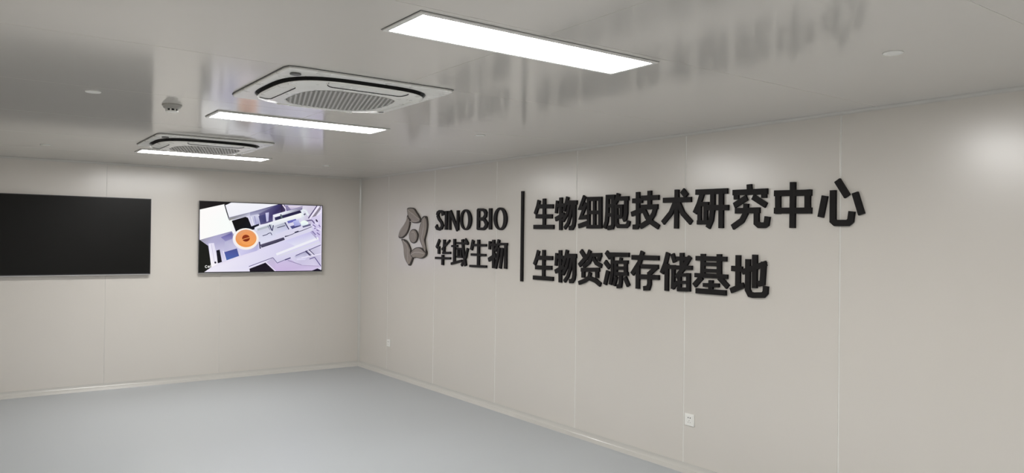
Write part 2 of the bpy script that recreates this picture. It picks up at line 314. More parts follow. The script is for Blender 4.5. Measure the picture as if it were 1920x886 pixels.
# ---------------------------------------------------------------- screens on the back wall
SCR = [[[1476,820,1476,0,0,0,0,820],[220,217,238]],[[353,820,279,779,0,717,0,820],[18,13,16]],[[0,725,276,798,323,619,369,485,10,377,0,592],[255,253,251,255,253,253,251,255,253,251,255,253,255,253,251,255,253,251]],[[323,619,366,634,402,466,382,452,362,485],[248,250,250]],[[286,786,361,820,941,820,847,791,519,697,327,648],[244,243,250,247,247,252,250,250,254,240,240,250,230,230,244,242,242,250]],[[271,795,295,711,307,715,282,798],[51,54,62]],[[295,711,326,617,337,621,307,715],[51,54,62]],[[320,639,519,697,626,728,627,696,519,656,360,616,334,605],[138,138,150,140,140,164,200,200,224,216,216,236,176,176,200,160,160,168,152,152,143]],[[572,712,913,820,934,820,995,816,996,736,848,689,849,598,697,567,682,691,573,657],[138,136,172,61,57,105,55,50,94,36,28,60,74,66,112,64,56,106,88,82,126,96,90,132,106,102,144,184,184,212]],[[675,670,757,693,766,603,697,574],[80,80,124,68,68,122,60,60,108,88,88,136]],[[757,710,799,719,796,611,773,603],[212,210,240,200,198,234,180,180,220,216,216,244]],[[559,667,671,693,690,574,609,544],[207,207,230,220,220,240,168,168,208,212,212,234]],[[621,667,643,565,655,567,633,670],[160,160,198]],[[585,656,613,557,622,560,594,659],[240,240,250]],[[952,818,995,813,1003,740,946,720],[46,34,64,90,76,112,72,60,100,42,32,64]],[[961,815,998,767,1008,775,974,820,968,820],[242,232,250]],[[995,813,1293,817,1279,774,1133,740,1018,736],[142,132,168,184,176,204,216,208,228,152,144,180,116,108,152]],[[1031,807,1220,814,1075,759],[240,228,244,232,224,236,168,160,196]],[[848,686,1032,744,1133,769,1220,786,1213,757,1032,709,870,662],[238,240,250,232,236,244,136,128,168,96,88,128,152,144,180,200,204,216,244,244,252]],[[870,658,1184,756,1206,733,1192,714,880,620],[52,50,90,32,28,58,20,16,44,44,42,76,46,44,82]],[[935,695,952,647,971,654,953,702],[92,108,112]],[[629,535,870,618,1199,724,1229,693,1222,667,643,490],[238,240,252,244,246,250,250,252,250,244,248,244,232,236,246,216,220,238]],[[650,490,850,564,894,418,700,326],[207,208,228,200,204,216,220,220,242,228,228,246]],[[668,493,840,551,832,575,660,516],[180,188,196]],[[802,567,831,498,843,503,814,572],[48,48,90]],[[851,565,838,495,849,493,862,563],[48,48,90]],[[785,554,813,506,818,509,790,557],[90,90,134]],[[728,428,776,443,774,451,725,436],[42,42,82]],[[777,443,805,462,800,469,772,450],[42,42,82]],[[803,461,827,466,825,474,802,469],[42,42,82]],[[822,468,837,440,844,444,830,472],[42,42,82]],[[857,550,1005,605,1042,518,887,446],[196,200,212,176,180,194,204,204,234,220,220,244]],[[905,529,1004,559,1002,567,903,537],[34,34,68]],[[992,599,1044,513,1055,519,1003,605],[52,52,92]],[[1014,606,1080,509,1091,516,1025,613],[216,216,240]],[[1026,617,1134,648,1149,623,1041,589],[100,100,180,88,88,168,116,116,192,112,112,184]],[[1063,554,1193,595,1201,561,1090,522],[92,92,148,136,136,196,48,48,92,68,68,122]],[[1098,619,1171,642,1194,571,1121,555],[180,184,236,204,208,244,164,168,220,156,156,216]],[[700,326,986,419,1001,388,715,291],[90,84,108,74,70,96,58,54,80,64,60,88]],[[716,289,1002,383,1000,388,714,294],[28,24,52]],[[1002,420,1080,448,1078,455,999,427],[38,36,74]],[[1081,448,1138,475,1135,481,1078,455],[38,36,74]],[[1138,474,1225,504,1223,511,1135,481],[38,36,74]],[[1225,504,1343,553,1340,559,1222,511],[38,36,74]],[[1001,426,1044,432,1043,442,1000,435],[32,32,60]],[[1124,476,1174,494,1171,503,1120,485],[32,32,60]],[[701,275,1001,388,1357,503,1456,425,1473,338,899,99,855,178,568,58,575,0,53,0,65,34,185,86],[230,228,246,232,230,248,207,202,238,216,212,240,222,218,242,212,208,234,220,216,240,226,222,244,231,227,244,242,238,250,246,238,252,236,228,244]],[[1001,370,1343,496,1426,410,1404,396,1139,308],[212,210,242,200,194,234,208,204,236,228,228,244,228,228,244]],[[902,195,1144,287,1134,314,892,221],[240,240,248]],[[1145,287,1469,412,1458,439,1134,314],[240,240,248]],[[942,188,1215,273,1210,286,937,201],[220,220,232]],[[1215,273,1475,368,1469,381,1210,286],[220,220,232]],[[1332,500,1401,422,1406,427,1338,505],[156,144,188]],[[10,377,181,429,362,481,403,411,444,276,452,195,173,89,137,62,95,312],[156,154,166,172,168,204,132,128,168,168,164,204,192,188,220,212,208,236,232,228,248,240,236,252,184,180,212]],[[239,409,362,465,383,400,292,363],[124,120,180,92,88,152,136,132,184,148,144,192]],[[285,356,403,395,431,283,280,235],[188,186,216,180,176,212,204,200,228,196,192,224]],[[0,377,6,377,99,308,117,195,137,60,53,0,0,0],[18,20,15]],[[101,335,163,342,217,99,137,60,117,209],[240,236,252,228,224,244,244,240,252,255,250,252,244,240,252]],[[131,328,170,115,175,116,136,329],[200,192,220]],[[190,254,228,265,256,121,208,104],[20,16,30]],[[193,114,193,111,192,109,190,106,189,105,186,103,184,102,181,102,179,102,176,103,174,105,172,107,171,109,170,111,170,114,170,117,171,119,172,121,174,123,176,125,178,126,181,126,184,126,186,125,188,123,190,121,192,119,192,117],[42,32,52]],[[262,247,303,137,313,140,272,251],[234,230,252]],[[309,133,368,149,365,160,306,144],[234,230,252]],[[280,235,424,279,452,191,308,139],[80,88,160,70,80,142,76,92,164,74,104,172]],[[360,605,519,656,549,646,591,544,680,578,683,556,629,531,629,508,415,466],[6,6,12,10,8,12,12,8,16,8,12,24,20,26,52,20,26,52,6,8,26,10,14,28,6,8,15]],[[383,357,672,374,690,270,654,250,472,195,445,249],[196,192,220,180,176,208,208,204,236,188,184,224,207,202,238,212,208,240]],[[681,359,693,276,709,278,697,361],[58,52,88]],[[680,393,677,364,666,336,647,311,623,290,594,275,561,265,527,262,493,265,461,274,432,289,408,310,389,334,378,361,374,390,377,418,388,445,406,470,429,491,458,507,490,517,524,521,558,518,591,509,620,494,645,474,664,450,676,422],[239,233,244,239,233,244,239,233,244,239,233,244,239,233,244,239,233,244,239,233,244,239,233,244,239,233,244,239,233,244,239,233,244,239,233,244,239,233,244,239,233,244,239,233,244,251,248,244,251,248,244,251,248,244,251,248,244,251,248,244,251,248,244,251,248,244,251,248,244,251,248,244,251,248,244,251,248,244,251,248,244,251,248,244]],[[672,385,669,360,659,336,643,314,622,296,596,283,568,274,538,271,508,274,480,282,454,295,433,313,417,334,407,357,403,382,406,406,415,430,431,451,452,469,477,483,505,492,535,495,565,493,594,485,620,472,641,455,658,433,668,410],[251,243,234,251,243,234,251,243,234,251,243,234,251,243,234,251,243,234,251,243,234,251,243,234,251,243,234,251,243,234,251,243,234,251,243,234,251,243,234,251,243,234,251,243,234,255,238,220,255,238,220,255,238,220,255,238,220,255,238,220,255,238,220,255,238,220,255,238,220,255,238,220,255,238,220,255,238,220,255,238,220,255,238,220]],[[654,401,651,377,642,355,628,335,608,318,585,305,558,297,531,294,503,297,477,305,454,317,434,333,419,353,410,375,407,398,409,421,418,443,432,463,452,480,475,493,501,501,528,505,556,502,582,495,606,483,626,467,641,447,651,425],[240,152,74,240,152,74,240,152,74,240,152,74,240,152,74,240,152,74,240,152,74,240,152,74,240,152,74,240,152,74,240,152,74,240,152,74,240,152,74,240,152,74,240,152,74,233,160,108,233,160,108,233,160,108,233,160,108,233,160,108,233,160,108,233,160,108,233,160,108,233,160,108,233,160,108,233,160,108,233,160,108,233,160,108]],[[645,401,642,383,636,366,624,351,610,338,592,329,572,323,551,320,530,322,510,328,492,337,477,350,466,365,458,381,456,399,458,416,465,433,475,448,490,461,508,470,528,477,549,479,570,477,590,472,608,463,623,450,635,435,642,419],[246,164,92,246,164,92,246,164,92,246,164,92,246,164,92,246,164,92,246,164,92,246,164,92,246,164,92,246,164,92,246,164,92,246,164,92,246,164,92,246,164,92,246,164,92,239,156,96,239,156,96,239,156,96,239,156,96,239,156,96,239,156,96,239,156,96,239,156,96,239,156,96,239,156,96,239,156,96,239,156,96,239,156,96]],[[575,403,574,394,571,385,566,377,558,371,550,366,540,362,530,361,520,362,510,365,501,370,494,376,489,384,485,393,484,402,485,411,488,419,493,427,500,434,509,439,519,442,529,443,539,442,549,439,557,435,565,428,570,421,574,412],[122,36,8,122,36,8,122,36,8,122,36,8,122,36,8,122,36,8,122,36,8,122,36,8,122,36,8,122,36,8,122,36,8,122,36,8,122,36,8,122,36,8,122,36,8,142,52,18,142,52,18,142,52,18,142,52,18,142,52,18,142,52,18,142,52,18,142,52,18,142,52,18,142,52,18,142,52,18,142,52,18,142,52,18]],[[481,378,581,409,578,418,479,387],[232,152,88]],[[575,37,766,109,884,0,581,0],[22,16,30]],[[770,109,855,169,901,99,1040,149,1476,107,1476,94,1476,49,1335,0,887,0],[200,188,220,196,188,216,208,192,228,200,188,224,196,184,220,199,187,222,208,196,228,212,196,232,204,184,224]],[[569,60,857,166,854,173,567,67],[90,80,128]],[[853,167,907,101,912,106,858,172],[90,80,128]],[[911,100,1056,160,1053,166,908,107],[90,80,128]],[[572,43,767,119,764,126,569,51],[240,232,250]],[[763,119,890,0,898,0,900,2,768,125],[240,232,250]],[[1054,163,1301,263,1473,338,1476,94,1476,63,1379,64,1186,77],[220,216,240,196,192,216,216,212,236,202,194,225,200,192,224,216,208,236,206,198,228]],[[1126,187,1272,251,1302,194,1259,137,1156,137],[176,174,204,164,162,192,212,208,240,220,216,244,228,224,248]],[[1007,134,1078,159,1073,173,1002,147],[74,66,114]],[[1142,190,1474,327,1471,335,1139,198],[84,72,124]],[[1258,244,1333,179,1346,194,1271,259],[74,68,104]],[[1291,260,1371,191,1376,196,1296,265],[240,236,250]],[[1306,265,1381,198,1387,204,1312,272],[68,60,98]],[[1039,132,1214,74,1216,80,1041,138],[132,120,160]],[[1215,160,1476,210,1473,221,1213,171],[236,232,250]],[[1319,146,1386,167,1383,177,1316,156],[92,80,136]],[[1380,169,1472,46,1476,48,1476,58,1389,175],[92,80,136]],[[1215,70,1439,58,1439,64,1215,76],[172,156,192]],[[1339,0,1424,32,1476,9,1476,0],[28,16,48]],[[1220,814,1292,820,1398,820,1400,684,1326,581,1238,551,1207,664],[220,214,232,217,210,229,212,204,224,204,196,220,196,188,216,208,204,228,224,228,240]],[[1240,681,1225,766,1201,762,1217,677],[232,238,244]],[[1210,753,1262,741,1268,763,1216,775],[232,238,244]],[[1254,746,1285,690,1306,701,1275,757],[232,238,244]],[[1241,694,1263,709,1253,723,1231,708],[92,96,112]],[[1399,820,1290,663,1301,656,1415,820],[76,64,108]],[[1413,820,1307,660,1329,646,1445,820],[240,232,250]],[[1450,820,1343,677,1367,660,1476,805,1476,809,1460,820],[140,132,148]],[[1463,755,1374,665,1381,658,1471,748],[244,236,252]],[[1325,668,1467,715,1473,309,1426,425,1357,510],[212,204,234,220,212,240,208,200,232,200,188,228,212,204,238]],[[1386,642,1409,614,1423,625,1400,653],[44,28,64]],[[1253,615,1342,631,1339,647,1250,630],[108,96,140]],[[1334,634,1372,592,1385,602,1347,644],[108,96,140]],[[1295,598,1294,590,1290,583,1284,576,1276,571,1267,566,1256,563,1245,562,1234,563,1223,565,1214,569,1206,574,1200,581,1196,588,1195,595,1196,603,1200,610,1205,617,1213,623,1223,627,1233,630,1244,631,1255,630,1266,628,1276,624,1284,619,1290,613,1294,605],[220,234,244,220,234,244,220,234,244,220,234,244,220,234,244,220,234,244,220,234,244,220,234,244,220,234,244,220,234,244,220,234,244,220,234,244,220,234,244,220,234,244,220,234,244,244,255,248,244,255,248,244,255,248,244,255,248,244,255,248,244,255,248,244,255,248,244,255,248,244,255,248,244,255,248,244,255,248,244,255,248,244,255,248]],[[1227,540,1330,570,1323,592,1220,561],[106,104,136]],[[1353,578,1391,550,1397,558,1359,586],[108,92,148]],[[1374,527,1396,535,1393,544,1370,537],[108,92,148]],[[1407,478,1445,450,1451,458,1413,486],[108,92,148]],[[1427,581,1450,552,1459,558,1435,587],[108,92,148]],[[1400,514,1430,500,1435,509,1404,523],[108,92,148]],[[1346,499,1392,450,1399,457,1354,506],[108,92,148]],[[1326,486,1409,401,1413,405,1330,490],[140,128,172]],[[1376,608,1429,580,1433,588,1380,615],[244,240,255]],[[1414,536,1460,508,1465,516,1419,544],[244,240,255]],[[1356,549,1371,546,1372,555,1357,558],[244,240,255]],[[1457,816,1469,20,1476,20,1476,40,1465,816],[240,232,252]],[[88,60,82,57,84,51,91,54],[244,244,240]],[[83,57,76,58,75,52,83,51],[244,244,240]],[[78,57,73,62,68,57,74,53],[244,244,240]],[[74,61,71,68,65,66,68,59],[244,244,240]],[[71,66,73,73,67,75,65,68],[244,244,240]],[[72,72,78,77,73,82,68,77],[244,244,240]],[[76,76,83,77,82,83,75,82],[244,244,240]],[[81,77,88,74,90,80,84,83],[244,244,240]],[[114,61,108,58,111,53,117,56],[244,244,240]],[[110,58,104,60,103,54,109,53],[244,244,240]],[[105,59,101,64,97,60,101,55],[244,244,240]],[[102,62,102,69,96,69,96,62],[244,244,240]],[[101,67,105,72,101,76,97,71],[244,244,240]],[[103,71,110,72,109,78,102,77],[244,244,240]],[[108,73,114,69,116,74,111,78],[244,244,240]],[[112,71,115,64,120,66,118,73],[244,244,240]],[[99,63,117,63,117,68,99,68],[244,244,240]],[[124,86,124,53,130,53,129,86],[244,244,240]]]
def lin(v): v = v/255; return v/12.92 if v <= 0.04045 else ((v+0.055)/1.055)**2.4
def tv(x0, x1, z0, z1, label, on):
    W = x1-x0; Hh = z1-z0
    t = empty('wall_television', ((x0+x1)/2, YW, z0)); tag(t, label, 'television', 'wide screens on the back wall')
    # local: x along wall, y negative into the room, z up
    yf = -0.052
    link('rear_housing', BX(-W/2+0.03, W/2-0.03, yf+0.014, -0.016, 0.03, Hh-0.03, bev=0.006), M['tvback'], t)
    link('wall_bracket', BX(-0.25, 0.25, -0.0165, -0.0005, Hh/2-0.12, Hh/2+0.12, bev=0.002), M['silver'], t)
    link('frame', BX(-W/2, W/2, yf+0.002, yf+0.0145, 0, Hh, bev=0.0015), M['silver'], t)
    b = bmesh.new(); bw = 0.008
    box(b, -W/2+0.001, W/2-0.001, yf, yf+0.004, Hh-bw-0.001, Hh-0.001); box(b, -W/2+0.001, W/2-0.001, yf, yf+0.004, 0.009, 0.009+bw+0.002)
    box(b, -W/2+0.001, -W/2+0.001+bw, yf, yf+0.004, 0.009, Hh-0.002); box(b, W/2-0.001-bw, W/2-0.001, yf, yf+0.004, 0.009, Hh-0.002)
    link('bezel', b, M['bezel'], t)
    s = link('lower_strip', BX(-W/2+0.0005, W/2-0.0005, yf-0.0012, yf+0.006, 0.0003, 0.0085), M['silver'], t); s['label'] = 'thin silver strip along the bottom edge'
    s = link('badge', BX(-0.022, 0.022, yf-0.0025, yf+0.004, -0.004, 0.006, bev=0.001), M['silver'], t); s['label'] = 'small silver nub under the screen'
    if not on:
        link('screen', BX(-W/2+0.007, W/2-0.007, yf+0.0010, yf+0.0035, 0.012, Hh-0.007), M['tvglass'], t)
        return
    me = bpy.data.meshes.new('screen'); vs = []; fs = []; cs = []
    ox, oz = 2.240-(x0+x1)/2, 1.252-z0
    for i, (co, cc) in enumerate(SCR):
        n = len(co)//2; cols = [cc[k:k+3] for k in range(0, len(cc), 3)]
        st = len(vs); y = yf + 0.0012 - 0.000012*i
        for k in range(n):
            vs.append((co[2*k]/1000+ox, y, co[2*k+1]/1000+oz)); h = cols[k % len(cols)] if len(cols) > 1 else cols[0]
            cs.append([lin(v) for v in h] + [1])
        fs.append(list(range(st, st+n)))
    me.from_pydata(vs, [], fs); me.update()
    at = me.color_attributes.new('picture', 'FLOAT_COLOR', 'POINT')
    for k, c in enumerate(cs): at.data[k].color = c
    me.materials.append(M['screen'])
    o = bpy.data.objects.new('screen', me); C.objects.link(o); o.parent = t
    o['label'] = 'lit picture of white laboratory machinery with an orange cup'
tv(0.235, 1.727, 1.236, 2.078, 'switched-off black screen on the back wall, left of the lit one', False)
tv(2.232, 3.724, 1.238, 2.080, 'lit screen on the back wall showing lab machinery and an orange cup', True)

# ---------------------------------------------------------------- wall sockets on the right wall
def socket(y, z, label, holes=True):
    t = empty('wall_socket', (XW, y, z)); tag(t, label, 'socket', 'white sockets low on the lettered wall')
    link('plate', BX(-0.0085, -0.0004, -0.043, 0.043, -0.043, 0.043, bev=0.002), M['plastic'], t)
    ins = link('insert', BX(-0.0100, -0.0080, -0.031, 0.031, -0.033, 0.033, bev=0.0008), M['plastic'], t)
    for dy in (-0.0095, 0.0095): link('pin_slot', BX(-0.0104, -0.0095, dy-0.0032, dy+0.0032, 0.010, 0.019), M['dark'], ins)
    for dy, dz, a in ((0, -0.006, 0), (-0.010, -0.019, 0.5), (0.010, -0.019, -0.5)):
        link('pin_slot', BX(-0.0004, 0.0004, -0.0013, 0.0013, -0.0035, 0.0035), M['gap'], ins, loc=(-0.0101, dy, dz), rot=(a, 0, 0))
socket(3.648, 0.385, 'white wall socket under the lettering, nearer the camera')
socket(8.377, 0.395, 'white wall socket close to the far room corner')

